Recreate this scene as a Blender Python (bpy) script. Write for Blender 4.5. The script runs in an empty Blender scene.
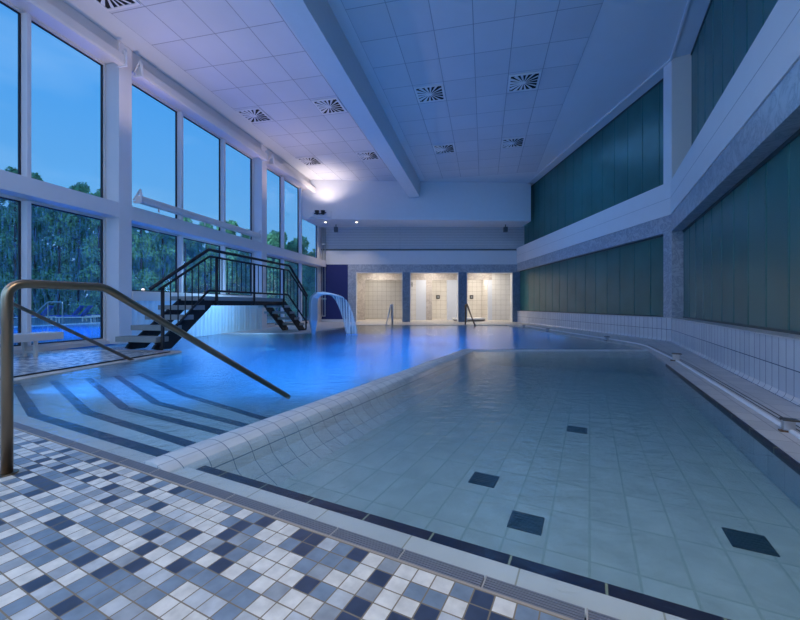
import bpy, bmesh, math, random
from mathutils import Vector, Matrix
R = random.Random(7)
SC = bpy.context.scene
COL = SC.collection

# ------------------------------------------------------------------ camera, world, lights, exposure
HC = 0.9
cam_d = bpy.data.cameras.new('camera'); cam = bpy.data.objects.new('camera', cam_d); COL.objects.link(cam)
cam.location = (0, 0, HC); cam.rotation_euler = (math.pi/2, 0, 0)
cam_d.sensor_width = 36; cam_d.lens = 375*36/800; cam_d.shift_y = -5/800; cam_d.clip_start = 0.02; cam_d.clip_end = 500
SC.camera = cam
SC.view_settings.view_transform = 'Standard'; SC.view_settings.look = 'None'
SC.view_settings.gamma = 1; SC.view_settings.use_curve_mapping = False
SC.view_settings.exposure = 0.1
SC.cycles.use_denoising = True
SC.cycles.max_bounces = 10; SC.cycles.transparent_max_bounces = 24
SC.cycles.caustics_reflective = False; SC.cycles.caustics_refractive = False
SC.cycles.sample_clamp_indirect = 6

world = bpy.data.worlds.new('sky'); SC.world = world; world.use_nodes = True
nt = world.node_tree; nt.nodes.clear()
def wn(t): return nt.nodes.new(t)
tc = wn('ShaderNodeTexCoord'); sep = wn('ShaderNodeSeparateXYZ'); nt.links.new(tc.outputs['Generated'], sep.inputs[0])
rmp = wn('ShaderNodeValToRGB'); nt.links.new(sep.outputs['Z'], rmp.inputs[0])
cr = rmp.color_ramp
cr.elements[0].position = 0.0; cr.elements[0].color = (0.20, 0.42, 0.72, 1)
cr.elements[1].position = 0.75; cr.elements[1].color = (0.045, 0.25, 0.66, 1)
e = cr.elements.new(0.22); e.color = (0.12, 0.37, 0.72, 1)
e = cr.elements.new(0.42); e.color = (0.07, 0.32, 0.74, 1)
noi = wn('ShaderNodeTexNoise'); noi.inputs['Scale'].default_value = 3.0; noi.inputs['Detail'].default_value = 4
mp = wn('ShaderNodeMapping'); mp.inputs['Scale'].default_value = (1, 1, 3.5)
nt.links.new(tc.outputs['Generated'], mp.inputs[0]); nt.links.new(mp.outputs[0], noi.inputs['Vector'])
nr = wn('ShaderNodeMapRange'); nr.inputs['From Min'].default_value = 0.5; nr.inputs['From Max'].default_value = 0.75
nr.inputs['To Max'].default_value = 0.35; nt.links.new(noi.outputs['Fac'], nr.inputs['Value'])
mx = wn('ShaderNodeMixRGB'); mx.inputs[2].default_value = (0.32, 0.55, 0.85, 1)
nt.links.new(nr.outputs[0], mx.inputs[0]); nt.links.new(rmp.outputs[0], mx.inputs[1])
bg = wn('ShaderNodeBackground'); nt.links.new(mx.outputs[0], bg.inputs[0]); bg.inputs[1].default_value = 1.1
ow = wn('ShaderNodeOutputWorld'); nt.links.new(bg.outputs[0], ow.inputs[0])

def light(name, typ, loc, energy, color, size=None, rot=(0, 0, 0), size_y=None, spot=None, rad=None):
    d = bpy.data.lights.new(name, typ); d.energy = energy; d.color = color
    if typ == 'AREA':
        d.size = size
        if size_y: d.shape = 'RECTANGLE'; d.size_y = size_y
    if spot: d.spot_size = spot; d.spot_blend = 0.8
    if rad is not None: d.shadow_soft_size = rad
    o = bpy.data.objects.new(name, d); o.location = loc; o.rotation_euler = rot; COL.objects.link(o)
    return o
PI = math.pi
A_L = math.atan2(-0.2186, 0.9758)      # rotation of the window wall frame
def uv(u, v, z=0):                      # window wall frame -> world
    return Vector((0.9758*u + 0.2186*v, -0.2186*u + 0.9758*v, z))
def sc_(s, c, z=0):                     # near pool frame -> world
    return Vector((0.8924*s + 0.4512*c, -0.4512*s + 0.8924*c, z))

# unseen fill lamps added for the near floor, left ceiling and far pool
light('hall_fill', 'AREA', (0.4, -0.9, 4.2), 85, (1.0, 0.86, 0.70), 1.2, rot=(.25, 0, 0))
light('hall_fill', 'AREA', uv(-6.4, -1.0, 5.0), 130, (1.0, 0.78, 0.82), 1.6, rot=(PI, 0, 0))
light('hall_fill', 'AREA', (4.2, 13.5, 6.8), 50, (0.15, 0.45, 1.0), 3.0)
# blue panels added behind the camera, standing in for daylight
light('rear_fill', 'AREA', (-3.6, -2.1, 3.6), 270, (0.25, 0.57, 1.0), 6.0, rot=(PI/2+.35, 0, 0), size_y=4.5)
light('rear_fill', 'AREA', uv(-7.9, -1.6, 3.4), 190, (0.30, 0.58, 1.0), 4.4, rot=(PI/2, 0, A_L-PI/2), size_y=5.0)
# underwater lamps of the activity pool, pointing down at the basin
for (x, y, p) in ((-3.4, 5.2, 20), (-1.6, 6.4, 50), (-0.9, 8.3, 110), (-3.4, 9.4, 90), (1.0, 10.9, 130), (-3.0, 7.6, 90), (0.8, 14.4, 150), (3.6, 12.6, 60), (-5.0, 10.2, 90), (-0.9, 11.8, 110), (3.4, 15.3, 60)):
    light('underwater_light', 'AREA', (x, y, -0.045), p, (0.02, 0.27, 1.0), 1.8 if y < 7 else 2.7)
# fill lamp added under the footbridge to brighten the strip curtain
light('bridge_fill', 'AREA', uv(-6.9, 10.0, 0.85), 45, (0.30, 0.62, 1.0), 3.4, rot=(0, 1.0, A_L), size_y=.3)

# ------------------------------------------------------------------ materials
def mat(name):
    m = bpy.data.materials.new(name); m.use_nodes = True
    return m, m.node_tree.nodes, m.node_tree.links, m.node_tree.nodes['Principled BSDF']
def plain(name, col, rough=0.5, metal=0.0, bump=0.0, bscale=60, var=0.0, emit=None, es=1.0):
    m, n, l, p = mat(name)
    p.inputs['Base Color'].default_value = (*col, 1); p.inputs['Roughness'].default_value = rough; p.inputs['Metallic'].default_value = metal
    if emit: p.inputs['Emission Color'].default_value = (*emit, 1); p.inputs['Emission Strength'].default_value = es
    if bump or var:
        t = n.new('ShaderNodeTexCoord'); no = n.new('ShaderNodeTexNoise'); no.inputs['Scale'].default_value = bscale; no.inputs['Detail'].default_value = 4
        l.new(t.outputs['Object'], no.inputs['Vector'])
        if bump:
            b = n.new('ShaderNodeBump'); b.inputs['Strength'].default_value = bump; b.inputs['Distance'].default_value = 0.01
            l.new(no.outputs['Fac'], b.inputs['Height']); l.new(b.outputs[0], p.inputs['Normal'])
        if var:
            mr = n.new('ShaderNodeMapRange'); mr.inputs['To Min'].default_value = 1-var; mr.inputs['To Max'].default_value = 1+var
            l.new(no.outputs['Fac'], mr.inputs['Value'])
            mm = n.new('ShaderNodeVectorMath'); mm.operation = 'SCALE'; mm.inputs[0].default_value = col
            l.new(mr.outputs[0], mm.inputs['Scale']); l.new(mm.outputs[0], p.inputs['Base Color'])
    return m
def M(n, l, op, a, b=None, c=None):
    x = n.new('ShaderNodeMath'); x.operation = op
    for i, v in enumerate((a, b, c)):
        if v is None: continue
        if isinstance(v, (int, float)): x.inputs[i].default_value = v
        else: l.new(v, x.inputs[i])
    return x.outputs[0]
def tiles(name, sx, sy, g, grout, cols, rough=0.3, axes='xy', ox=0, oy=0, var=0.12, bump=0.3, seed=0, gy=None):
    """cells of sx by sy with joints g wide; cols = [(share, colour), ...]"""
    m, n, l, p = mat(name)
    t = n.new('ShaderNodeTexCoord'); s = n.new('ShaderNodeSeparateXYZ'); l.new(t.outputs['Object'], s.inputs[0])
    ix = {'x': 0, 'y': 1, 'z': 2}
    U = M(n, l, 'DIVIDE', M(n, l, 'SUBTRACT', s.outputs[ix[axes[0]]], ox), sx)
    V = M(n, l, 'DIVIDE', M(n, l, 'SUBTRACT', s.outputs[ix[axes[1]]], oy), sy)
    fu, fv = M(n, l, 'FLOOR', U), M(n, l, 'FLOOR', V)
    cu, cv = M(n, l, 'FRACT', U), M(n, l, 'FRACT', V)
    def edge(c, k): return M(n, l, 'GREATER_THAN', M(n, l, 'ABSOLUTE', M(n, l, 'SUBTRACT', c, 0.5)), 0.5-k)
    gm = M(n, l, 'MAXIMUM', edge(cu, g/sx/2), edge(cv, (gy if gy is not None else g)/sy/2))
    cb = n.new('ShaderNodeCombineXYZ'); l.new(fu, cb.inputs[0]); l.new(fv, cb.inputs[1]); cb.inputs[2].default_value = seed
    wnn = n.new('ShaderNodeTexWhiteNoise'); l.new(cb.outputs[0], wnn.inputs['Vector'])
    rp = n.new('ShaderNodeValToRGB'); rp.color_ramp.interpolation = 'CONSTANT'; l.new(wnn.outputs['Value'], rp.inputs[0])
    acc = 0; els = rp.color_ramp.elements
    for i, (sh, c) in enumerate(cols):
        el = els[i] if i < 2 else els.new(min(acc, 0.999))
        el.position = min(acc, 0.999); el.color = (*c, 1); acc += sh
    if len(cols) == 1: els[1].position = 1.0; els[1].color = (*cols[0][1], 1)
    no = n.new('ShaderNodeTexNoise'); no.inputs['Scale'].default_value = 1.2/min(sx, sy); no.inputs['Detail'].default_value = 5
    ad = n.new('ShaderNodeVectorMath'); ad.operation = 'ADD'; l.new(t.outputs['Object'], ad.inputs[0])
    s7 = n.new('ShaderNodeVectorMath'); s7.operation = 'SCALE'; s7.inputs['Scale'].default_value = 7.3; l.new(wnn.outputs['Color'], s7.inputs[0]); l.new(s7.outputs[0], ad.inputs[1])
    l.new(ad.outputs[0], no.inputs['Vector'])
    mr = n.new('ShaderNodeMapRange'); mr.inputs['From Min'].default_value = .3; mr.inputs['From Max'].default_value = .7
    mr.inputs['To Min'].default_value = 1-var; mr.inputs['To Max'].default_value = 1+var; l.new(no.outputs['Fac'], mr.inputs['Value'])
    sc = n.new('ShaderNodeVectorMath'); sc.operation = 'SCALE'; l.new(rp.outputs[0], sc.inputs[0]); l.new(mr.outputs[0], sc.inputs['Scale'])
    mi = n.new('ShaderNodeMixRGB'); l.new(gm, mi.inputs[0]); l.new(sc.outputs[0], mi.inputs[1]); mi.inputs[2].default_value = (*grout, 1)
    l.new(mi.outputs[0], p.inputs['Base Color'])
    l.new(M(n, l, 'MULTIPLY_ADD', gm, 0.8-rough, rough), p.inputs['Roughness'])
    if bump:
        b = n.new('ShaderNodeBump'); b.inputs['Strength'].default_value = bump; b.inputs['Distance'].default_value = 0.003
        l.new(M(n, l, 'SUBTRACT', 1.0, gm), b.inputs['Height']); l.new(b.outputs[0], p.inputs['Normal'])
    return m
def marble(name, base, vein, scale=3.0, rough=0.35):
    m, n, l, p = mat(name)
    t = n.new('ShaderNodeTexCoord'); no = n.new('ShaderNodeTexNoise'); no.inputs['Scale'].default_value = scale; no.inputs['Detail'].default_value = 9
    no.inputs['Distortion'].default_value = 1.6; no.inputs['Roughness'].default_value = 0.65
    l.new(t.outputs['Object'], no.inputs['Vector'])
    r = n.new('ShaderNodeValToRGB'); l.new(no.outputs['Fac'], r.inputs[0]); el = r.color_ramp.elements
    el[0].position = .40; el[0].color = (*base, 1); el[1].position = .62; el[1].color = (*base, 1)
    x = el.new(.5); x.color = (*vein, 1); x = el.new(.46); x.color = tuple((a+b)/2 for a, b in zip(base, vein))+(1,)
    x = el.new(.53); x.color = tuple((a*2+b)/3 for a, b in zip(base, vein))+(1,)
    l.new(r.outputs[0], p.inputs['Base Color']); p.inputs['Roughness'].default_value = rough
    return m
def schlick(n, l, f0, normal=None):
    g = n.new('ShaderNodeNewGeometry'); d = n.new('ShaderNodeVectorMath'); d.operation = 'DOT_PRODUCT'
    l.new(g.outputs['Incoming'], d.inputs[0]); l.new(normal if normal else g.outputs['Normal'], d.inputs[1])
    c = M(n, l, 'ABSOLUTE', d.outputs['Value'])
    q = M(n, l, 'POWER', M(n, l, 'SUBTRACT', 1.0, M(n, l, 'MINIMUM', c, 1.0)), 5.0)
    return M(n, l, 'MULTIPLY_ADD', q, 1-f0, f0)
def water_mat(name, tint, rough, bscale, bstr):
    m, n, l, p = mat(name); n.remove(p)
    out = n['Material Output']; t = n.new('ShaderNodeTexCoord'); mpn = n.new('ShaderNodeMapping'); mpn.inputs['Scale'].default_value = (1, 1.5, 1)
    l.new(t.outputs['Object'], mpn.inputs[0])
    no = n.new('ShaderNodeTexNoise'); no.inputs['Scale'].default_value = bscale; no.inputs['Detail'].default_value = 3; no.inputs['Distortion'].default_value = 0.6
    l.new(mpn.outputs[0], no.inputs['Vector'])
    b = n.new('ShaderNodeBump'); b.inputs['Strength'].default_value = bstr; b.inputs['Distance'].default_value = 0.02; l.new(no.outputs['Fac'], b.inputs['Height'])
    tr = n.new('ShaderNodeBsdfTransparent'); tr.inputs[0].default_value = (*tint, 1)
    gl = n.new('ShaderNodeBsdfGlossy'); gl.inputs['Roughness'].default_value = rough; l.new(b.outputs[0], gl.inputs['Normal'])
    mi = n.new('ShaderNodeMixShader'); l.new(schlick(n, l, .02, b.outputs[0]), mi.inputs[0]); l.new(tr.outputs[0], mi.inputs[1]); l.new(gl.outputs[0], mi.inputs[2])
    l.new(mi.outputs[0], out.inputs[0])
    ab = n.new('ShaderNodeVolumeAbsorption'); ab.inputs['Color'].default_value = (.14, .60, .76, 1); ab.inputs['Density'].default_value = .62
    vs = n.new('ShaderNodeVolumeScatter'); vs.inputs['Color'].default_value = (.30, .58, .80, 1); vs.inputs['Density'].default_value = .24
    av = n.new('ShaderNodeAddShader'); l.new(ab.outputs[0], av.inputs[0]); l.new(vs.outputs[0], av.inputs[1]); l.new(av.outputs[0], out.inputs['Volume'])
    return m
def glass_mat(name, fog=0.0):
    m, n, l, p = mat(name); n.remove(p); out = n['Material Output']
    tr = n.new('ShaderNodeBsdfTransparent'); tr.inputs[0].default_value = (0.93, 0.97, 1, 1)
    gl = n.new('ShaderNodeBsdfGlossy'); gl.inputs['Roughness'].default_value = 0.12; gl.inputs[0].default_value = (.7, .8, .9, 1)
    mi = n.new('ShaderNodeMixShader'); l.new(schlick(n, l, .012), mi.inputs[0]); l.new(tr.outputs[0], mi.inputs[1]); l.new(gl.outputs[0], mi.inputs[2])
    last = mi.outputs[0]
    if fog:
        t = n.new('ShaderNodeTexCoord'); mpn = n.new('ShaderNodeMapping'); mpn.inputs['Scale'].default_value = (1, 22, 1.6); l.new(t.outputs['Object'], mpn.inputs[0])
        no = n.new('ShaderNodeTexNoise'); no.inputs['Scale'].default_value = 2.2; no.inputs['Detail'].default_value = 6; no.inputs['Roughness'].default_value = .7; l.new(mpn.outputs[0], no.inputs['Vector'])
        mr = n.new('ShaderNodeMapRange'); mr.inputs['From Min'].default_value = .45; mr.inputs['From Max'].default_value = .72; mr.inputs['To Max'].default_value = fog
        l.new(no.outputs['Fac'], mr.inputs['Value'])
        tl = n.new('ShaderNodeBsdfTranslucent'); tl.inputs[0].default_value = (.8, .9, 1, 1)
        m2 = n.new('ShaderNodeMixShader'); l.new(mr.outputs[0], m2.inputs[0]); l.new(last, m2.inputs[1]); l.new(tl.outputs[0], m2.inputs[2]); last = m2.outputs[0]
    l.new(last, out.inputs[0])
    return m
def frosted(name, col):
    m, n, l, p = mat(name)
    t = n.new('ShaderNodeTexCoord'); no = n.new('ShaderNodeTexNoise'); no.inputs['Scale'].default_value = 1.3; l.new(t.outputs['Object'], no.inputs['Vector'])
    mr = n.new('ShaderNodeMapRange'); mr.inputs['To Min'].default_value = .65; mr.inputs['To Max'].default_value = 1.35; l.new(no.outputs['Fac'], mr.inputs['Value'])
    mm = n.new('ShaderNodeVectorMath'); mm.operation = 'SCALE'; mm.inputs[0].default_value = col; l.new(mr.outputs[0], mm.inputs['Scale']); l.new(mm.outputs[0], p.inputs['Base Color'])
    p.inputs['Roughness'].default_value = 0.28; p.inputs['Specular IOR Level'].default_value = .35
    n2 = n.new('ShaderNodeTexNoise'); n2.inputs['Scale'].default_value = 90; l.new(t.outputs['Object'], n2.inputs['Vector'])
    b = n.new('ShaderNodeBump'); b.inputs['Strength'].default_value = .25; b.inputs['Distance'].default_value = .005; l.new(n2.outputs['Fac'], b.inputs['Height']); l.new(b.outputs[0], p.inputs['Normal'])
    return m

white = plain('white_paint', (0.72, 0.71, 0.74), 0.55, var=.03, bscale=3)
cream = plain('cream_metal', (0.70, 0.67, 0.66), 0.4, var=.03, bscale=4)
wallw = plain('white_wall', (0.68, 0.70, 0.74), 0.6, bump=.05, var=.03, bscale=6)
ceilw = plain('ceiling_paint', (0.66, 0.68, 0.72), 0.7, var=.03, bscale=2)
gasket = plain('gasket_rubber', (0.01, 0.015, 0.03), 0.5)
steel = plain('brushed_steel', (0.29, 0.22, 0.155), 0.32, 1.0, bump=.04, bscale=200)
steel_l = plain('polished_steel', (0.55, 0.57, 0.6), 0.28, 1.0)
black = plain('black_metal', (0.008, 0.009, 0.015), 0.6)
plank = plain('grey_tread', (0.24, 0.27, 0.28), 0.7, bump=.4, bscale=90, var=.25)
blueglass = plain('navy_panel', (0.006, 0.014, 0.14), 0.55, var=.1, bscale=4)
marb = marble('blue_grey_marble', (0.42, 0.46, 0.53), (0.24, 0.28, 0.36), 3.2)
marbd = marble('dark_marble', (0.16, 0.24, 0.36), (0.09, 0.14, 0.22), 5)
marbw = marble('warm_marble', (0.62, 0.56, 0.50), (0.42, 0.36, 0.32), 3)
chan = frosted('channel_glass', (0.035, 0.150, 0.150))
alu = plain('dark_aluminium', (0.05, 0.09, 0.11), 0.4, 0.5)
glass_c = glass_mat('clear_glass'); glass_f = glass_mat('steamy_glass', 0.30)
MOS = [(.36, (0.72, 0.69, 0.63)), (.14, (0.52, 0.54, 0.55)), (.22, (0.20, 0.26, 0.33)), (.12, (0.32, 0.35, 0.38)), (.16, (0.048, 0.065, 0.11))]
mosaic = tiles('mosaic_floor_tiles', .065, .065, .0045, (0.25, 0.20, 0.14), MOS, rough=.28, var=.18)
mosaic_l = tiles('mosaic_floor_tiles_deck', .065, .065, .004, (0.25, 0.22, 0.18), MOS, rough=.3, axes='xy', var=.15)
lt_tile = tiles('pale_deck_tiles', .24, .24, .006, (0.28, 0.28, 0.30), [(.5, (0.50, 0.49, 0.50)), (.5, (0.45, 0.45, 0.47))], rough=.45, var=.05)
cop_tile = tiles('coping_tiles', .42, .2, .006, (0.38, 0.36, 0.28), [(.5, (0.62, 0.60, 0.56)), (.5, (0.57, 0.56, 0.53))], rough=.4, var=.05, ox=.2, oy=1.22)
cop_l = tiles('edge_coping_stone', .24, 3, .006, (0.30, 0.27, 0.24), [(.5, (0.62, 0.55, 0.48)), (.5, (0.56, 0.50, 0.44))], rough=.5, var=.06, axes='yx')
band = tiles('navy_band_tiles', .31, .4, .008, (0.30, 0.32, 0.22), [(.5, (0.012, 0.012, 0.03)), (.5, (0.02, 0.018, 0.035))], rough=.4, var=.2, ox=.05, oy=1.2)
pool_t = tiles('pool_floor_tiles', .19, .38, .012, (0.39, 0.46, 0.44), [(.5, (0.50, 0.56, 0.55)), (.5, (0.48, 0.54, 0.53))], rough=.5, var=.12)
step_t = tiles('pool_step_tiles', .26, .26, .008, (0.30, 0.36, 0.40), [(1, (0.58, 0.66, 0.68))], rough=.5, var=.05)
nosing = plain('step_nosing', (0.012, 0.02, 0.06), .5)
ridge_t = tiles('ridge_tiles', .12, .15, .003, (0.13, 0.19, 0.27), [(.5, (0.62, 0.66, 0.68)), (.5, (0.56, 0.60, 0.63))], rough=.35, var=.06, gy=.005, ox=-2.26)
kerb_t = lambda nm: tiles(nm, .165, .295, .010, (0.06, 0.08, 0.15), [(.6, (0.60, 0.62, 0.68)), (.4, (0.56, 0.58, 0.65))], rough=.25, axes='yz', var=.03, oy=-.001)
kerb1 = kerb_t('kerb_wall_tiles')
shower_t = tiles('shower_wall_tiles', .30, .30, .012, (0.42, 0.38, 0.33), [(1, (0.74, 0.71, 0.66))], rough=.3, axes='xz', var=.03)
shower_y = tiles('shower_side_tiles', .30, .30, .012, (0.42, 0.38, 0.33), [(1, (0.74, 0.71, 0.66))], rough=.3, axes='yz', var=.03)
sh_floor = tiles('shower_floor_tiles', .12, .12, .01, (0.40, 0.36, 0.31), [(.5, (0.62, 0.55, 0.48)), (.5, (0.50, 0.46, 0.42))], rough=.4, var=.05)
lamella = tiles('lamella_wall', 40, .085, .012, (0.33, 0.35, 0.38), [(1, (0.56, 0.57, 0.60))], rough=.6, axes='xz', var=.04, gy=.02)
CL = (0.60, 0.62, 0.67)
ceil_tile_l = tiles('ceiling_tiles', .845, .965, .018, (0.30, 0.32, 0.36), [(.5, CL), (.5, (0.58, 0.60, 0.65))], rough=.65, var=.02, ox=-7.51, oy=17.83, bump=.6)
ceil_tile_r = tiles('ceiling_tiles_hall', .845, .965, .018, (0.30, 0.34, 0.40), [(.5, CL), (.5, (0.57, 0.59, 0.64))], rough=.65, var=.02, ox=-2.76, oy=17.83, bump=.6)
water = water_mat('pool_water', (0.90, 0.97, 1.0), 0.17, 7.0, 0.6)
leafm = plain('leaves', (0.18, 0.38, 0.20), .7, var=.5, bscale=1.2)
barkm = plain('bark', (0.05, 0.035, 0.025), .9, bump=.5, bscale=10)

# ------------------------------------------------------------------ mesh helpers
def obj(name, bm, m, parent=None, rot=0.0, loc=(0, 0, 0), smooth=False, bevel=0.0, keep_n=False):
    if not keep_n: bmesh.ops.recalc_face_normals(bm, faces=bm.faces)
    me = bpy.data.meshes.new(name); bm.to_mesh(me); bm.free()
    if smooth:
        for p in me.polygons: p.use_smooth = True
    if m: me.materials.append(m)
    o = bpy.data.objects.new(name, me); COL.objects.link(o)
    o.location = loc; o.rotation_euler = (0, 0, rot)
    if parent: o.parent = parent
    if bevel:
        b = o.modifiers.new('bevel', 'BEVEL'); b.width = bevel; b.segments = 2; b.limit_method = 'ANGLE'
    return o
def B(): return bmesh.new()
def box(bm, x0, x1, y0, y1, z0, z1):
    v = [bm.verts.new(p) for p in ((x0, y0, z0), (x1, y0, z0), (x1, y1, z0), (x0, y1, z0), (x0, y0, z1), (x1, y0, z1), (x1, y1, z1), (x0, y1, z1))]
    for f in ((0, 1, 2, 3), (4, 5, 6, 7), (0, 1, 5, 4), (1, 2, 6, 5), (2, 3, 7, 6), (3, 0, 4, 7)): bm.faces.new([v[i] for i in f])
    return bm
def boxm(*a): return box(B(), *a)
def prism(bm, poly, z0, z1):
    lo = [bm.verts.new((p[0], p[1], z0)) for p in poly]; hi = [bm.verts.new((p[0], p[1], z1)) for p in poly]
    bm.faces.new(lo); bm.faces.new(hi); n = len(poly)
    for i in range(n): bm.faces.new((lo[i], lo[(i+1) % n], hi[(i+1) % n], hi[i]))
    return bm
def extr(bm, prof, axis, a, b):
    """extrude a closed 2-D profile along 'x' or 'y'"""
    def P(q, t): return (q[0], t, q[1]) if axis == 'y' else (t, q[0], q[1])
    A = [bm.verts.new(P(q, a)) for q in prof]; C = [bm.verts.new(P(q, b)) for q in prof]; n = len(prof)
    bm.faces.new(A); bm.faces.new(C)
    for i in range(n): bm.faces.new((A[i], A[(i+1) % n], C[(i+1) % n], C[i]))
    return bm
def tube(bm, pts, r, seg=10, cap=True):
    pts = [Vector(p) for p in pts]; rings = []; up = None
    for i, p in enumerate(pts):
        a = (pts[i]-pts[i-1]).normalized() if i > 0 else None
        b = (pts[i+1]-pts[i]).normalized() if i < len(pts)-1 else None
        t = ((a or b)+(b or a)).normalized()
        if up is None: up = t.orthogonal().normalized()
        up = (up - t*up.dot(t)).normalized(); s = t.cross(up)
        k = 1.0
        if a and b: k = 1/max(.5, math.cos(a.angle(b)/2))
        rings.append([bm.verts.new(p+(up*math.cos(2*PI*j/seg)+s*math.sin(2*PI*j/seg))*r*(k if a and b and a.angle(b) > .3 else 1)) for j in range(seg)])
    for i in range(len(rings)-1):
        for j in range(seg): bm.faces.new((rings[i][j], rings[i][(j+1) % seg], rings[i+1][(j+1) % seg], rings[i+1][j]))
    if cap: bm.faces.new(rings[0]); bm.faces.new(rings[-1])
    return bm
def cyl(bm, c, r, z0, z1, seg=20, r2=None):
    r2 = r if r2 is None else r2
    lo = [bm.verts.new((c[0]+r*math.cos(2*PI*j/seg), c[1]+r*math.sin(2*PI*j/seg), z0)) for j in range(seg)]
    hi = [bm.verts.new((c[0]+r2*math.cos(2*PI*j/seg), c[1]+r2*math.sin(2*PI*j/seg), z1)) for j in range(seg)]
    bm.faces.new(lo); bm.faces.new(hi)
    for j in range(seg): bm.faces.new((lo[j], lo[(j+1) % seg], hi[(j+1) % seg], hi[j]))
    return bm
def rounded(pts, rad, k=6):
    """round the inner corners of a polyline"""
    pts = [Vector(p) for p in pts]; out = [pts[0]]
    for i in range(1, len(pts)-1):
        a = (pts[i-1]-pts[i]); b = (pts[i+1]-pts[i]); r = min(rad, a.length*.45, b.length*.45)
        p0 = pts[i]+a.normalized()*r; p2 = pts[i]+b.normalized()*r
        for j in range(k+1):
            t = j/k; out.append(p0*(1-t)**2+pts[i]*2*t*(1-t)+p2*t*t)
    out.append(pts[-1]); return out
def S(o):
    o['kind'] = 'structure'; return o
def tag(o, label, cat, group=None):
    o['label'] = label; o['category'] = cat
    if group: o['group'] = group
    return o
def thing(name, label, cat, loc=(0, 0, 0), rot=0.0, group=None):
    o = bpy.data.objects.new(name, None); COL.objects.link(o); o.location = loc; o.rotation_euler = (0, 0, rot)
    return tag(o, label, cat, group)
def sempty(name, rot=0.0, loc=(0, 0, 0)):
    o = bpy.data.objects.new(name, None); COL.objects.link(o); o.rotation_euler = (0, 0, rot); o.location = loc; o['kind'] = 'structure'; return o
def dup(root, loc, rot, label, group=None):
    r = root.copy(); COL.objects.link(r); r.location = loc; r.rotation_euler = (0, 0, rot); r['label'] = label
    if group: r['group'] = group
    for ch in list(root.children):
        c = ch.copy(); COL.objects.link(c); c.parent = r
        for g in list(ch.children):
            d = g.copy(); COL.objects.link(d); d.parent = c
    return r
A_E = math.atan2(-0.4512, 0.8924)
def toE(p): return (0.8924*p[0]-0.4512*p[1], 0.4512*p[0]+0.8924*p[1])
def toL(p): return (0.9758*p[0]-0.2186*p[1], 0.2186*p[0]+0.9758*p[1])
def px(x, y, z):                # point of the place on height z seen at photo position x, y
    Y = (HC-z)*375/(y-305); return ((x-400)/375*Y, Y)

# ------------------------------------------------------------------ floors and pool basin
ZD = -0.55
near = [(-9.2, -2.2), (0.72, -2.2), (1.99, 0.315), (-7.63, 5.18)]
S(obj('floor', prism(B(), [toE(p) for p in near], ZD, 0), mosaic, rot=A_E))
PL = lambda Y: (-5.343+.15*Y, Y)
leftdeck = [(-7.63, 5.18), sc_(-5.97, 1.18)[:2], PL(3.85), PL(7.30), (-4.33, 7.42), (-4.42, 7.50), (-6.95, 7.72)]
ld_in = [(-7.63, 5.18), (-5.1, 3.90), (-5.18+.15*3.9-.585+.0, 3.95), (PL(7.2)[0]-.19, 7.28), (-6.95, 7.50)]
S(obj('floor', prism(B(), [toL(p) for p in leftdeck], ZD, -.012), cop_l, rot=A_L))
ld_in = [(-7.63, 5.18), (PL(3.7)[0]-.19, 3.98), (PL(7.2)[0]-.19, 7.24), (-6.95, 7.50)]
S(obj('floor', prism(B(), [toL(p) for p in ld_in], -.10, 0), mosaic_l, rot=A_L))
# dark joint between coping and deck
j = B(); a0, a1 = Vector((*ld_in[1], 0)), Vector((*ld_in[2], 0)); tube(j, [a0+Vector((.012, 0, -.004)), a1+Vector((.012, 0, -.004))], .012, 6)
S(obj('trim_1', j, gasket))
farleft = [(-6.05, 11.85), (-3.35, 11.95), (-2.95, 12.3), (-2.25, 15.2), (-2.0, 16.85), (-2.0, 20.1), (-4.6, 20.1)]
S(obj('floor', prism(B(), farleft, ZD, 0), lt_tile))
S(obj('floor', prism(B(), [(-2.0, 16.9), (5.0, 16.9), (6.6, 16.9), (6.5, 20.1), (-2.0, 20.1)], ZD, 0.0), sh_floor))
bendE = (5.04, 7.65)
pr0 = sc_(1.08, .35)[:2]
right = [(2.02, .33), pr0, bendE, (5.16, 8.25), (4.92, 12), (4.85, 16.9), (6.6, 16.9), (6.85, 9.17)]
S(obj('floor', prism(B(), [toE(p) for p in right], ZD, 0), lt_tile, rot=A_E))
# basin floor
basin = [(-7.5, 4), (-4.5, 2), (1.2, .2), (6.2, 8), (5.6, 17.2), (-3, 17.2), (-6, 12.4), (-7.3, 8)]
S(obj('pool_floor', prism(B(), [toE(p) for p in basin], -.60, -.42), pool_t, rot=A_E))
NF = -.26
# raised floor of the near pool (shallower than the activity pool)
S(obj('pool_floor', boxm(-2.2, 1.10, 1.30, 7.3, -.49, NF), pool_t, rot=A_E))
# near coping under the film of water, dark band, gutter channel
S(obj('trim_2', boxm(-6.0, 1.20, 1.245, 1.372, ZD, -.03), cop_tile, rot=A_E))
S(obj('trim_3', boxm(-2.0, 1.08, 1.372, 1.437, -.10, -.034), band, rot=A_E))
S(obj('trim_4', boxm(-6.0, 1.20, 1.18, 1.245, ZD, -.03), gasket, rot=A_E))
S(obj('trim_5', boxm(-6.0, 1.20, 1.172, 1.181, -.03, .001), plain('beige_edge', (.4, .34, .28), .6), rot=A_E))
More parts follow.
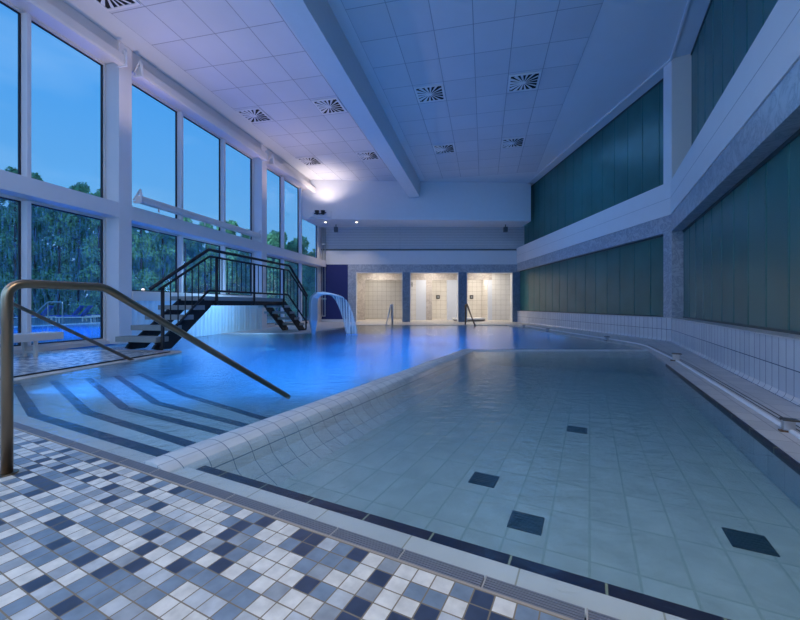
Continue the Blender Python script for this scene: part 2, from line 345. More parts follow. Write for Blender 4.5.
# dark band and side wall on the right pool edge, white rounded rim and grooves behind it
S(obj('trim_6', extr(B(), [(1.045, -.05), (1.079, -.05), (1.079, -.004), (1.045, -.004)], 'y', 1.40, 7.0), band, rot=A_E))
rim = [sc_(1.275, 0.35, .004), sc_(1.275, 2, .004), sc_(1.272, 5, .004), sc_(1.26, 7.2, .004), Vector((5.45, 8.35, .008)), Vector((5.5, 9.2, .008)), Vector((5.45, 11, .008)), Vector((5.35, 16.9, .008))]
S(obj('trim_7', tube(B(), rounded(rim, .5), .019, 8), plain('white_rim', (.72, .73, .78), .3), smooth=True))
for k, off in enumerate((.075, .115)):
    g = [sc_(1.265+off, .4, -.001), sc_(1.262+off, 5, -.001), sc_(1.25+off, 7.15, -.001), Vector((5.45+off, 8.35, -.001)), Vector((5.5+off, 9.2, -.001)), Vector((5.35+off, 16.9, -.001))]
    S(obj('trim_%d' % (8+k), tube(B(), rounded(g, .4), .005, 6), gasket))

# steps into the activity pool: five nested treads with dark nosings
LN = [((19, 382), (41, 414), (163, 450)), ((56, 379), (92, 411), (195, 442.5)), ((88, 375), (129, 407), (217.5, 429)), ((116, 373), (160, 402), (240, 422)), ((137, 371), (187, 394), (255, 414))]
stairs = sempty('pool_floor')
base_c = sc_(-2.3, 1.3)[:2]
for k, (a, b, c) in enumerate(LN):
    z = -.06-.05*k
    pa, pb, pc = (Vector(px(*q, z)) for q in (a, b, c))
    # extend both ends to the pool edge / ridge
    pa2 = pa+(pa-pb).normalized()*.9; 
    pc2 = pc+(pc-pb).normalized()*.25
    poly = [tuple(pa2), tuple(pb), tuple(pc2), base_c, sc_(-6.2, 1.3)[:2], (-5.6, 4.6)]
    obj('step', prism(B(), [toE(p) for p in poly], -.45-.002*k, z), step_t, stairs, rot=A_E)
    w = .085
    n1 = Vector((-(pb-pa).y, (pb-pa).x)).normalized(); n2 = Vector((-(pc-pb).y, (pc-pb).x)).normalized()
    if n1.dot(Vector((-5, 2))-pa) < 0: n1 = -n1
    if n2.dot(Vector((-5, 2))-pb) < 0: n2 = -n2
    m1 = (n1+n2).normalized(); m1 = m1/ m1.dot(n1)
    st = [tuple(pa2), tuple(pb), tuple(pc2), tuple(pc2+n2*w), tuple(pb+m1*w), tuple(pa2+n1*w)]
    obj('nosing', prism(B(), st, z-.02, z+.003), nosing, stairs)

# rounded tiled ridge between the pools (profile extruded along the pool axis) and its cross arm
prof = [(-2.56, -.5), (-2.50, -.27), (-2.41, -.14)] + [(-2.2+.18*math.cos(t), -.10+.115*math.sin(t)) for t in [PI*(1-i/12) for i in range(1, 12)]] + [(-1.99, -.14), (-1.90, -.21), (-1.76, -.28), (-1.74, -.5)]
S(obj('trim_10', extr(B(), prof, 'y', 1.25, 7.42), ridge_t, rot=A_E, smooth=False))
prof2 = [(7.36, -.5), (7.37, -.14)] + [(7.6+.2*math.cos(t), -.09+.085*math.sin(t)) for t in [PI*(1-i/10) for i in range(11)]] + [(7.83, -.14), (7.84, -.5)]
S(obj('trim_11', extr(B(), prof2, 'x', 1.25, 5.05), ridge_t))
# drains in the near pool floor
dr = plain('dark_drain', (0.012, 0.03, 0.05), .5)
for i, (x, y, lb) in enumerate(((484, 480, 'leftmost dark square floor drain under the near pool water'), (526, 523, 'dark square floor drain near the front edge, second nearest the camera'), (577, 430, 'farthest dark square floor drain in the near pool'), (749, 542, 'rightmost dark square floor drain in the near pool'))):
    q = toE(px(x, y, NF)); 
    t = thing('floor_drain', lb, 'drain', (*sc_(*q)[:2], NF), A_E, 'drains in the near pool floor')
    obj('cover', boxm(-.085, .085, -.085, .085, 0, .008), dr, t, bevel=.003)
    g = B()
    for k in range(6): box(g, -.07, .07, -.066+.024*k, -.056+.024*k, .008, .011)
    obj('grid', g, plain('drain_grid', (.02, .045, .07), .5), t)

# water surface
wpoly = [sc_(-6.05, 1.245)[:2], sc_(1.10, 1.245)[:2], (5.1, 7.62), (5.25, 8.25), (5.0, 12), (4.93, 16.95), (-2.05, 16.95), (-2.3, 15.2), (-3.0, 12.3), (-3.4, 12.02), (-5.75, 11.9), (-6.6, 7.9), (-6.6, 7.6), (-4.45, 7.42), (-4.86, 4.0)]
wo = obj('pool_water', prism(B(), wpoly, -.50, -.022), water); tag(wo, 'blue rippled water filling the indoor pools', 'water'); wo['kind'] = 'stuff'

# gutter grates
gm = plain('grate_plastic', (0.20, 0.21, 0.25), .45)
g0 = None
for k in range(23):
    s = -5.86+.3*k
    loc = sc_(s, 1.2125, -.03)
    if g0 is None:
        g0 = thing('gutter_grate', '', 'drain grate', loc, A_E, 'gutter grates along the near pool edge')
        g = B()
        for i in range(6): box(g, -.147, .147, -.030+.0108*i, -.0250+.0108*i, .012, .03)
        for i in range(7): box(g, -.14+.0455*i, -.137+.0455*i, -.03, .03, .006, .012)
        obj('slats', g, gm, g0); g = B()
        box(g, -.1485, -.144, -.031, .031, .0, .0305)
        obj('end_bar', g, plain('grate_end', (.40, .38, .36), .5), g0); t = g0
    else: t = dup(g0, loc, A_E, '')
    t['label'] = 'slatted grey gutter grate section between the mosaic floor and the pool coping'

# ------------------------------------------------------------------ ceiling, beam, far box
ZC = 6.92
pc = [toL(p) for p in ((-9.9, -2.5), (1.6, -2.5), (7.6, 9.17), (6.9, 21), (-4.4, 21))]
S(obj('ceiling', prism(B(), pc, ZC+.004, ZC+.3), ceilw, rot=A_L))
S(obj('ceiling', boxm(-7.51, -4.13, -2.43, 17.83, ZC-.004, ZC+.02), ceil_tile_l, rot=A_L))
S(obj('ceiling', boxm(-2.76, 2.31, 2.0, 17.83, ZC-.004, ZC+.02), ceil_tile_r, rot=A_L))
S(obj('ceiling_beam', extr(B(), [(-4.1, ZC+.02), (-4.02, ZC-.06), (-3.58, 6.16), (-3.55, 6.12), (-3.03, 6.12), (-3.03, ZC+.02)], 'y', -2.3, 17.9), wallw, rot=A_L))
fx = [(-4.72, 18.02), (6.46, 18.5), (6.46, 20.0), (-4.3, 20.0)]
S(obj('wall_far', prism(B(), fx, 5.04, ZC+.1), wallw))

# ventilation outlets: square frame with radial swirl vanes
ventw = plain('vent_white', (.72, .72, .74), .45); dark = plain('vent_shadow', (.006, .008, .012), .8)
def make_vent(label, loc):
    t = thing('ceiling_vent', label, 'vent', loc, A_L, 'swirl vents in the tiled ceiling')
    h = .40; g = B()
    for a in ((-h, h, -h, -h+.05), (-h, h, h-.05, h), (-h, -h+.05, -h+.05, h-.05), (h-.05, h, -h+.05, h-.05)): box(g, *a, -.012, .012)
    obj('frame', g, ventw, t)
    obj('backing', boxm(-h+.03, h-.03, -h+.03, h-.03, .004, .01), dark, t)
    obj('hub', cyl(B(), (0, 0), .05, -.02, .0, 16), ventw, t)
    vane = None
    for k in range(16):
        a = 2*PI*(k+.5)/16
        L = min(.35/max(abs(math.cos(a)), .01), .35/max(abs(math.sin(a)), .01))
        g = B(); w0, w1 = .008, .5*L*2*PI/16*.60
        v = [g.verts.new(p) for p in ((.05, -w0, -.012), (L, -w1, -.018), (L, w1*.55, -.002), (.05, w0, -.008))]
        lo = [g.verts.new(p.co+Vector((0, 0, .004))) for p in v]
        g.faces.new(v); g.faces.new(lo)
        for i in range(4): g.faces.new((v[i], v[(i+1) % 4], lo[(i+1) % 4], lo[i]))
        bmesh.ops.rotate(g, verts=g.verts, cent=(0, 0, 0), matrix=Matrix.Rotation(a, 3, 'Z'))
        obj('vane', g, ventw, t)
    return t
vl = [(118, 8, -7.51, 'square swirl vent in the top left corner, nearest the window wall'), (248, 112, -7.51, 'square swirl vent left of the beam, next to the window wall in the middle distance'), (323, 103, -7.51, 'square swirl vent beside the left edge of the beam in the middle distance'), (312, 165, -7.51, 'far square swirl vent above the glowing wall lamp, nearer the windows'), (366, 159, -7.51, 'far square swirl vent left of the beam, next to it'),
      (428, 90, -2.76, 'nearer of the two square swirl vents right of the beam, on its side'), (524, 77, -2.76, 'nearest square swirl vent on the right side of the ceiling'), (446, 153, -2.76, 'farther small square swirl vent right of the beam, on its side'), (512, 147, -2.76, 'farther square swirl vent towards the right wall')]
for (x, y, ox, lb) in vl:
    Y = (ZC-HC)*375/(305-y); u, v = toL(((x-400)/375*Y, Y))
    u = ox+(math.floor((u-ox)/.845)+.5)*.845; v = 17.83-(math.floor((17.83-v)/.965)+.5)*.965
    make_vent(lb, uv(u, v, ZC-.022))

# ------------------------------------------------------------------ window wall (left)
UF, UG = -8.118, -8.534
cols_v = [(-4.35, -4.03), (1.30, 1.62), (6.94, 7.263), (12.58, 12.91)]
S(obj('column', boxm(UG-.1, UG+.08, 18.22, 18.6, 0, ZC), white, rot=A_L))
for a, b in cols_v:
    S(obj('column', boxm(UG-.1, UF, a, b, 0 if a < 7 else -.5, ZC), white, rot=A_L, bevel=.008))
S(obj('wall_left', boxm(UG-.1, UF-.02, -4.0, 18.6, 6.44, ZC), cream, rot=A_L))
S(obj('wall_left', boxm(UG-.1, UF-.004, -4.0, 18.4, 2.906, 3.236), white, rot=A_L))
bays = [(-4.03, 1.30, (-2.3, -.5)), (1.62, 6.94, (3.45, 5.37)), (7.263, 12.58, (9.05, 10.84)), (12.91, 18.22, (14.6, 16.2))]
wi = 1
def window(v0, v1, mul, z0, z1, gmat):
    global wi
    w = sempty('window_%d' % wi, A_L); wi += 1
    g = B()
    for (a, b, c, d) in ((v0, v1, z0, z0+.05), (v0, v1, z1-.05, z1), (v0, v0+.05, z0+.05, z1-.05), (v1-.05, v1, z0+.05, z1-.05)): box(g, UG-.03, UG+.06, a, b, c, d)
    obj('frame', g, cream, w)
    ed = [v0+.05]+[x for m_ in mul for x in (m_-.035, m_+.035)]+[v1-.05]
    for m_ in mul: obj('mullion', boxm(UG-.03, UG+.17, m_-.035, m_+.035, z0+.05, z1-.05), white, w, bevel=.004)
    for i in range(0, len(ed), 2):
        a, b = ed[i], ed[i+1]
        obj('glass_pane', boxm(UG-.012, UG, a+.01, b-.01, z0+.06, z1-.06), gmat, w)
        g = B()
        for q in ((a, b, z0+.05, z0+.075), (a, b, z1-.075, z1-.05), (a, a+.025, z0+.05, z1-.05), (b-.03, b, z0+.05, z1-.05)): box(g, UG-.015, UG+.02, *q)
        obj('gasket', g, gasket, w)
for i, (v0, v1, mul) in enumerate(bays):
    zb = 1.2 if i == 2 else .08
    window(v0, v1, mul, 3.236, 6.44, glass_c)
    window(v0, v1, mul, zb, 2.906, glass_f)
    if i != 2: S(obj('wall_left', boxm(UG-.1, UG+.14, v0, v1, 0, .08), cream, rot=A_L))
# sill box and lit strip wall below the second bay (swim-out channel)
S(obj('wall_left', boxm(UG-.1, UF+.03, 7.263, 8.9, 1.0, 1.20), cream, rot=A_L, bevel=.006))
S(obj('wall_left', boxm(UG-.1, UF+.01, 8.9, 12.58, 1.0, 1.20), cream, rot=A_L))
strip = thing('strip_curtain', 'pale blue ribbed strip curtain closing the swim-out opening under the bridge', 'curtain', (0, 0, 0), A_L)
stm = plain('curtain_plastic', (.55, .72, .82), .35, var=.12, bscale=1.5)
k = 0; v = 7.27
while v < 12.55:
    w_ = .17
    g = B(); n = 6
    pr = [(UF-.03+.018*math.sin(PI*i/n)+(.012 if k % 2 else 0), v+w_*i/n) for i in range(n+1)]
    pr2 = [(p[0]-.012, p[1]) for p in reversed(pr)]
    prism(g, pr+pr2, -.018, 1.0); obj('strip', g, stm, strip, smooth=False); v += w_-.012; k += 1

# blinds / pelmet rails at the head of each bay and their brackets
def railbox(v0, v1, u, z0, z1, name, label, cat, brk=True, hang=()):
    t = thing(name, label, cat, (0, 0, 0), A_L)
    d = .16
    obj('housing', extr(B(), [(u-d, z0), (u-.02, z0), (u, z0+.05), (u, z1-.03), (u-.03, z1), (u-d, z1)], 'y', v0, v1), cream, t)
    for e_ in (v0, v1):
        g = B(); box(g, u-d-.02, u+.03, e_-.02, e_+.02, z0-.02, z0+.01)
        tube(g, [(UF, e_, z0+.02), (u+.02, e_, z0+.02), (u-.02, e_, z1+.12), (UF, e_, z0+.06)], .018, 6)
        tube(g, [(u+.02, e_, z0), (u+.02, e_, z1+.05)], .016, 6)
        obj('bracket', g, white, t)
    for h in hang: obj('bracket', boxm(u-.12, u-.09, h-.015, h+.015, 3.236, z0), white, t)
    return t
railbox(1.5, 6.90, -7.88, 6.30, 6.54, 'blind_housing', 'long white blind housing under the ceiling along the nearest window bay', 'blind')
railbox(7.3, 12.55, -7.88, 6.30, 6.54, 'blind_housing', 'long white blind housing under the ceiling along the second window bay', 'blind')
railbox(12.95, 17.0, -7.88, 6.30, 6.54, 'blind_housing', 'white blind housing under the ceiling along the farthest window bay, by the glowing wall', 'blind')
railbox(7.30, 12.2, -7.90, 3.33, 3.49, 'blind_housing', 'white box rail standing on the window transom above the footbridge', 'blind', hang=(7.9, 9.5, 11.2))

# ------------------------------------------------------------------ far wall
YF = 20.0
def X(pxx, Y=YF): return (pxx-400)/375*Y
def Z(pyy, Y=YF): return HC+(305-pyy)/375*Y
S(obj('wall_far', boxm(-4.3, 7.0, YF, YF+.25, Z(251), 5.1), lamella))
S(obj('wall_far', boxm(X(348), 6.25, YF-.03, YF+.25, Z(264.5), Z(251)), wallw))
S(obj('wall_far', boxm(-4.3, X(348), YF-.02, YF+.25, Z(264.5), Z(251)), wallw))
S(obj('trim_12', boxm(-4.3, 6.2, YF-.035, YF, Z(250.2), Z(249.4)), gasket))
S(obj('wall_far', boxm(-4.4, X(348), YF-.01, YF+.25, 0.14, Z(264.5)), blueglass))
S(obj('wall_far', boxm(-4.4, X(348), YF-.03, YF+.25, 0, .14), wallw))
zo = Z(272.3)
for (a, b) in ((348, 356), (402.5, 410), (458.5, 466.5), (512.5, 523)):
    S(obj('wall_far', boxm(X(a), X(b), YF-.04, YF+.25, 0, zo), marb if a == 348 else marbd))
S(obj('wall_far', boxm(X(348), X(523), YF-.04, YF+.25, zo, Z(264.5)), marbd if False else marb))
openings = ((356, 402.5), (410, 458.5), (466.5, 512.5))
for i, (a, b) in enumerate(openings):
    g = B(); q = .035
    box(g, X(a), X(a)+q, YF-.05, YF+.26, 0, zo); box(g, X(b)-q, X(b), YF-.05, YF+.26, 0, zo); box(g, X(a)+q, X(b)-q, YF-.05, YF+.26, zo-q, zo)
    S(obj('trim_%d' % (13+i), g, plain('opening_frame', (.75, .73, .70), .4)))
# shower area behind the openings
S(obj('floor', boxm(-3.0, 7.6, YF+.1, 25.2, -.3, .002), sh_floor))
S(obj('ceiling', boxm(-3.0, 7.6, YF+.25, 25.2, 3.0, 3.1), wallw))
S(obj('wall_shower', boxm(-3.0, 7.6, 24.9, 25.1, 0, 3.0), shower_t))
S(obj('wall_shower', boxm(-3.0, -2.85, YF+.25, 25, 0, 3.0), shower_y))
S(obj('wall_shower', boxm(7.0, 7.15, YF+.25, 25, 0, 3.0), shower_y))
YP = 22.3
def XP(p): return X(p, YP)
zh = Z(280, YP)
S(obj('wall_shower', boxm(-2.85, XP(492), YP, YP+.15, zh, 3.0), marbw))
for a, b, m_ in ((348, 365, marbw), (404, 416, shower_t), (416, 426, wallw), (426, 432, marbw), (447, 461, wallw), (488, 492, wallw), (492, 524, shower_t)):
    S(obj('wall_shower', boxm(XP(a), XP(b), YP, YP+.15, 0, zh if a != 492 else 3.0), m_))
for x_ in (429, 492): S(obj('wall_shower', boxm(XP(x_)-.05, XP(x_)+.05, YP+.16, 24.9, 0, 2.95), shower_y))
ctrl = plain('dark_control', (.09, .09, .09), .4)
for x_, lb in ((437, 'grey shower control plate on tiles in the middle opening'), (470.5, 'grey shower control plate on tiles in the right opening')):
    yy = 24.88; t = thing('shower_control', lb, 'shower control', (X(x_+1, yy), yy, Z(297, yy)), 0, 'shower control plates')
    obj('plate', boxm(-.12, .12, -.02, 0, -.13, .13), ctrl, t, bevel=.01)
    c_ = cyl(B(), (0, 0), .05, 0, .03, 16); bmesh.ops.rotate(c_, verts=c_.verts, cent=(0, 0, 0), matrix=Matrix.Rotation(PI/2, 3, 'X')); bmesh.ops.translate(c_, verts=c_.verts, vec=(0, -.02, 0)); obj('knob', c_, steel_l, t)
for x_, lb in ((400, 'small dark grab bar on the shower wall in the left opening'), (412, 'small dark grab bar at the left edge of the middle opening')):
    t = thing('door_handle_bar', lb, 'grab bar', (XP(x_ if x_ > 405 else 406.5), YP-.03, Z(284.5, YP)), 0)
    obj('bar', tube(B(), [(0, .02, -.12), (0, -.02, -.1), (0, -.02, .1), (0, .02, .12)], .018, 8), black, t)
tb = thing('foot_bath', 'low round white foot bath on the shower floor behind the openings', 'foot bath', (X(469, 21.25), 21.25, 0))
obj('basin', cyl(B(), (0, 0), .85, 0, .10, 48, .92), plain('grey_step', (.35, .34, .33), .5), tb)
rg = B()
for j in range(48):
    pass
rg = cyl(B(), (0, 0), .96, .10, .17, 48, .94); obj('rim', rg, plain('white_ceramic', (.8, .8, .78), .25), tb)
# wall uplight, downlights, speakers, pipe, camera
ul = thing('wall_uplight', 'black twin uplight fitting on the white upper wall, glow above it', 'lamp', (X(320, 17.9), 17.95, Z(213.5, 17.9)))
obj('backplate', boxm(-.52, .5, .02, .12, -.16, .16), wallw, ul)
for sx_ in (-.13, .15):
    h = cyl(B(), (sx_, -.12), .07, -.06, .12, 14, .11); obj('lamp_head', h, black, ul)
obj('arm', tube(B(), [(-.28, -.06, 0), (.0, -.1, -.03), (.3, -.06, .04)], .028, 8), black, ul)
for i, (x_, lb) in enumerate(((325.5, 'left small round downlight in the soffit under the upper wall'), (356.5, 'right small round downlight in the soffit under the upper wall'))):
    Yd = 18.7; t = thing('downlight', lb, 'lamp', (X(x_, Yd), Yd, 5.035), 0, 'downlights in the soffit')
    obj('ring', cyl(B(), (0, 0), .10, -.01, .0, 20), steel_l, t)
    obj('bulb', cyl(B(), (0, 0), .055, -.018, -.01, 16), plain('lamp_glow', (1, .9, .75), .5, emit=(1, .88, .68), es=6), t)
    light('downlight_glow', 'SPOT', (X(x_, Yd), Yd, 4.98), 90, (1, .82, .62), rot=(0, 0, 0), spot=1.9, rad=.05)
for x_, lb in ((336, 'small grey loudspeaker hanging under the soffit on the left'), (505.5, 'small grey loudspeaker hanging under the soffit on the right')):
    Yd = 19.3; t = thing('loudspeaker', lb, 'speaker', (X(x_, Yd), Yd, 0), 0, 'loudspeakers under the soffit')
    obj('case', boxm(-.10, .10, -.08, .08, Z(232, Yd), Z(227.5, Yd)+.02), plain('grey_case', (.10, .11, .12), .5), t, bevel=.01)
    obj('bracket', boxm(-.02, .02, -.02, .02, Z(227.5, Yd), 5.04), alu, t)
pp = thing('wall_pipe', 'pair of thin steel pipes running down the far wall in front of the navy panel', 'pipe', (0, 0, 0))
for d_ in (0, .13):
    obj('pipe', tube(B(), [(X(323)+d_, YF-.10, 5.0), (X(323)+d_, YF-.10, Z(316))]+([(X(317), YF-.10, Z(316))] if d_ else []), .025, 8), steel_l, pp)
for zz in (4.1, 2.95, 1.2): obj('clamp', boxm(X(323)-.05, X(323)+.18, YF-.14, YF, zz, zz+.05), steel_l, pp)

# ------------------------------------------------------------------ right walls
def wall_frame(org, ang):
    def f(t, n):      # along the wall (away from bend positive), out of the room
        return Vector((org[0]+math.cos(ang)*n-math.sin(ang)*t, org[1]+math.sin(ang)*n+math.cos(ang)*t))
    return f
BX, BY = 6.64, 9.17
A1 = math.atan2(.037, 1); A2 = -math.atan2(.525, 1)
ZK, ZM0, ZM1, ZW = .59, 2.70, 3.12, 3.93
for nm, ang, t0, t1, tm in (('far', A1, 0, 10.95, (0.28, 10.85)), ('near', A2, -12.8, 0, (-12.6, -.02))):
    o = (BX, BY, 0)
    km = kerb1
    S(obj('wall_right', extr(B(), [(-.015, 0), (0.03, .09), (0.0, .10), (0, ZK), (.27, ZK), (.27, 0)] if False else [(-.03, 0), (-.012, .02), (0, .05), (0, ZK-.012), (.5, ZK-.012), (.5, 0)], 'y', t0, t1), km, rot=ang, loc=o))
    S(obj('trim_%d' % (16 if nm == 'far' else 17), boxm(-.01, .5, t0, t1, ZK-.012, ZK+.004), lt_tile, rot=ang, loc=o))
    S(obj('wall_right', boxm(0, .5, t0, t1, ZM0, ZM1), marb, rot=ang, loc=o))
    S(obj('wall_right', boxm(-.02, .5, t0, t1, ZM1, ZW), white, rot=ang, loc=o))
    S(obj('trim_%d' % (18 if nm == 'far' else 19), boxm(-.022, 0, t0, t1, 3.52, 3.528), plain('joint', (.35, .36, .4), .6), rot=ang, loc=o))
    S(obj('wall_right', boxm(.45, .6, t0, t1, 0, ZC), plain('back_wall_dark', (.05, .07, .08), .8), rot=ang, loc=o))
    S(obj('trim_%d' % (20 if nm == 'far' else 21), boxm(-.03, .015, t0, t1, ZC-.04, ZC+.01), white, rot=ang, loc=o))
    pitch = .665 if nm == 'far' else .62
    for (z0, z1, dn) in ((ZK+.004, ZM0, .16 if nm == 'far' else .246), (ZW, ZC, .40)):
        w = sempty('window_%d' % wi, ang, o); wi += 1
        a, b = tm if nm == 'far' else (tm[0], tm[1])
        g = B(); box(g, dn-.03, dn+.05, a, b, z1-.045, z1); box(g, dn-.03, dn+.05, a, b, z0, z0+.03)
        obj('frame', g, alu if nm == 'far' else alu, w)
        t = b if nm == 'near' else a
        n_ = int((b-a)/pitch)
        for k in range(n_+1):
            y0 = (b-(k+1)*pitch) if nm == 'near' else a+k*pitch
            y1 = min(y0+pitch, b); y0 = max(y0, a)
            if y1-y0 < .1: continue
            g = B()
            # U-profile: face plus raised lips at both edges
            extr2 = [(dn, y0+.006), (dn-.012, y0+.006), (dn-.012, y0+.018), (dn-.006, y0+.03), (dn-.006, y1-.03), (dn-.012, y1-.018), (dn-.012, y1-.006), (dn, y1-.006)]
            prism(g, extr2, z0+.03, z1-.045)
            obj('glass_panel', g, chan, w)
        obj('backing', boxm(dn+.002, dn+.01, a, b, z0+.03, z1-.045), plain('joint_dark', (.004, .008, .01), .7), w)
# pillars at the bend (lower of marble, upper painted) filling the reveals
def pil(z0, z1, d1, d2, m1, m2, nm):
    f1 = wall_frame((BX, BY), A1); f2 = wall_frame((BX, BY), A2)
    pts = [(BX, BY), tuple(f1(.27, 0)), tuple(f1(.27, d1+.1)), tuple(f2(0, .5)), tuple(f2(-.004, 0))]
    S(obj('column', prism(B(), pts, z0, z1), m1))
    S(obj('column', boxm(.0, .5, -.012, 0.0, z0, z1), m2, rot=A2, loc=(BX, BY, 0)))
pil(ZK, ZM0, .16, .25, marb, marb, 'l')
pil(ZW, ZC, .4, .4, white, cream, 'u')
S(obj('wall_back', boxm(-10.2, 1.3, -2.6, -2.3, 0, ZC), wallw))

# metal overflow spouts along the right deck
def spout(p, ang, sc, lb):
    t = thing('water_spout', lb, 'spout', (p[0], p[1], 0), ang, 'steel spouts along the right deck'); t.scale = (sc,)*3
    obj('body', boxm(-.034, .034, -.012, .03, 0, .085), steel_l, t, bevel=.003)
    obj('hood', boxm(-.040, .055, -.03, .045, .085, .096), plain('dark_steel', (.12, .11, .10), .4, .8), t, bevel=.002)
    obj('foot', boxm(-.055, -.01, -.022, .02, 0, .012), plain('rusty_foot', (.10, .06, .04), .7), t)
for (x_, y_, s_, lb) in ((789, 432, 1.0, 'nearest square steel spout on the right deck rim'), (676, 361, 1.0, 'second steel spout along the right deck, level with the ridge'), (607, 341, .9, 'small steel spout on the far right pool edge'), (548, 332, .9, 'small steel spout farther along the right pool edge'), (524, 328, .9, 'farthest small steel spout near the pillar of the right opening')):
    q = px(x_, y_, 0); spout(q, A_E if x_ > 660 else .3, s_*(.95 if x_ > 700 else 1.3), lb)

# ------------------------------------------------------------------ handrails into the pool
def pool_rail(base, lb, scl=1.0):
    d = Vector((.4512, .8924, 0))*1.0
    t = thing('pool_handrail', lb, 'handrail', (base[0], base[1], 0))
    top = 1.018
    pts = [(0, 0, 0), (0, 0, top), tuple(d*.45+Vector((0, 0, top-.004))), tuple(d*2.10+Vector((0, 0, -.05))), tuple(d*2.22+Vector((0, 0, -.13)))]
    r_ = [Vector(pts[0])]+rounded([pts[0], pts[1], pts[2]], .085, 8)[1:-1]+rounded([pts[1], pts[2], pts[3]], .04, 4)[1:]+[]
    obj('rail', tube(B(), r_, .0245, 18), steel, t, smooth=True)
    obj('base_flange', cyl(B(), (0, 0), .045, 0, .008, 24), steel, t)
    return t
pool_rail((-2.096, 2.0), 'large brushed steel handrail in the left foreground, nearest the camera')
pool_rail((-5.37, 4.40), 'farther steel handrail by the bench, mostly behind the near post')
# pull rails at the far edge
for (x_, dx, lb) in ((390, .0, 'pair of slim steel grab rails at the far pool edge before the left opening'), (468, 1, 'slim slanting steel grab rail at the far pool edge before the right opening')):
    t = thing('grab_rail', lb, 'grab rail', (X(x_, 16.7), 16.7, 0))
    if dx == 0:
        for k, (b0, b1) in enumerate(((-.2, .05), (.08, .10))):
            obj('rail', tube(B(), [(b0, -.15+.3*k, -.1), (b1, -.15+.3*k, .93), (b1+.02, .0+.2*k, .93), (b1+.02, .35, 0)], .022, 8), steel_l, t, smooth=True)
    else:
        for k in (0, 1):
            obj('rail', tube(B(), [(.28+.04*k, -.25, -.1), (-.05, -.1+.2*k, .93), (-.06, .1+.2*k, .9), (-.05, .35+.1*k, 0)], .022, 8), steel, t, smooth=True)

# ------------------------------------------------------------------ bench
bn = thing('bench', 'cream metal bench in front of the window at the left edge', 'bench', (0, 0, 0), A_L)
ub0, ub1 = -7.90, -7.50
vb1 = toL((-6.33, 6.9))[1]
obj('seat', boxm(ub0, ub1, 3.0, vb1, .28, .41), cream, bn, bevel=.006)
for vv in (3.3, vb1-.42):
    for uu in (ub0+.06, ub1-.09):
        obj('leg', boxm(uu, uu+.045, vv, vv+.045, 0, .28), cream, bn)
obj('stretcher', boxm(ub0+.08, ub1-.07, vb1-.41, vb1-.39, .06, .10), cream, bn)

# ------------------------------------------------------------------ footbridge
fb = thing('footbridge', 'dark steel footbridge with grey treads and black railing over the channel', 'bridge', (0, 0, 0), A_L)
uR, uLf = 0.9758*-6.44, 0.9758*-7.44        # right and left ends of the treads in the wall frame
def vY(Y, X0=-6.44):                         # v of the point on the line X = X0 + .224 Y
    return toL((X0+.224*Y, Y))[1]
VR = lambda Y: vY(Y)
rise, z1 = .211, .263
G = .338
v_start = VR(7.35)
for k in range(4):
    v0 = v_start+G*k
    obj('tread', boxm(uLf, uR, v0, v0+.32, z1+rise*k-.105, z1+rise*k), plank, fb, bevel=.004)
zp = z1+rise*4; vp0 = v_start+G*4; vp1 = VR(12.13)
obj('deck', boxm(uLf, uR, vp0, vp1, zp-.10, zp), plank, fb, bevel=.004)
for k in range(4):
    v0 = vp1+G*k+.01
    obj('tread', boxm(uLf, uR, v0, v0+.30, z1+rise*(3-k)-.08, z1+rise*(3-k)), plank, fb, bevel=.004)
v_end = vp1+G*4
for us in (uR-.08, uR-.72):
    w_ = .05
    pr = [(v_start+.10, 0), (v_start+.42, 0), (vp0+.20, zp-.26), (vp0+.22, zp-.22), (vp1-.10, zp-.22), (v_end-.28, .0), (v_end+.05, 0), (v_end+.05, .07), (vp1+.05, zp-.06), (vp0+.0, zp-.06), (v_start+.03, .10), (v_start-.02, .04)]
    g = B(); A = [g.verts.new((us, p[0], p[1])) for p in pr]; C = [g.verts.new((us+w_, p[0], p[1])) for p in pr]
    g.faces.new(A); g.faces.new(C)
    for i in range(len(pr)): g.faces.new((A[i], A[(i+1) % len(pr)], C[(i+1) % len(pr)], C[i]))
    obj('stringer', g, black, fb)
    for k in range(4):
        for v0, zz in ((v_start+G*k+.05, z1+rise*k-.105), (vp1+G*k+.02, z1+rise*(3-k)-.08)):
            g = B(); A = [g.verts.new((us-.01, q[0], q[1])) for q in ((v0, zz), (v0+.26, zz), (v0+.2, zz-.14), (v0+.12, zz-.14))]
            C = [g.verts.new((us+w_+.01, q.co.y, q.co.z)) for q in A]; g.faces.new(A); g.faces.new(C)
            for i in range(4): g.faces.new((A[i], A[(i+1) % 4], C[(i+1) % 4], C[i]))
            obj('tread_bracket', g, black, fb)
ur = uR+.035
def rail(pts, r_, nm='handrail'):
    return obj(nm, tube(B(), rounded([(ur, p[0], p[1]) for p in pts], .05, 3), r_, 8), black, fb, smooth=True)
va = toL((-6.4+.224*8.72, 8.72))[1]; vb = vY(12.36); vc = vY(13.6); vs = vY(7.2)
rail([(vs, 1.205), (va, 2.19), (vb, 2.19), (vc, 1.23)], .036)
rail([(vs+.2, 1.20), (va+.03, 2.035), (vb-.05, 2.035), (vc-.02, 1.12)], .026, 'upper_rail')
rail([(vs+.45, .32), (va+.0, 1.235), (vb-.1, 1.235), (vc-.02, .25)], .026, 'lower_rail')
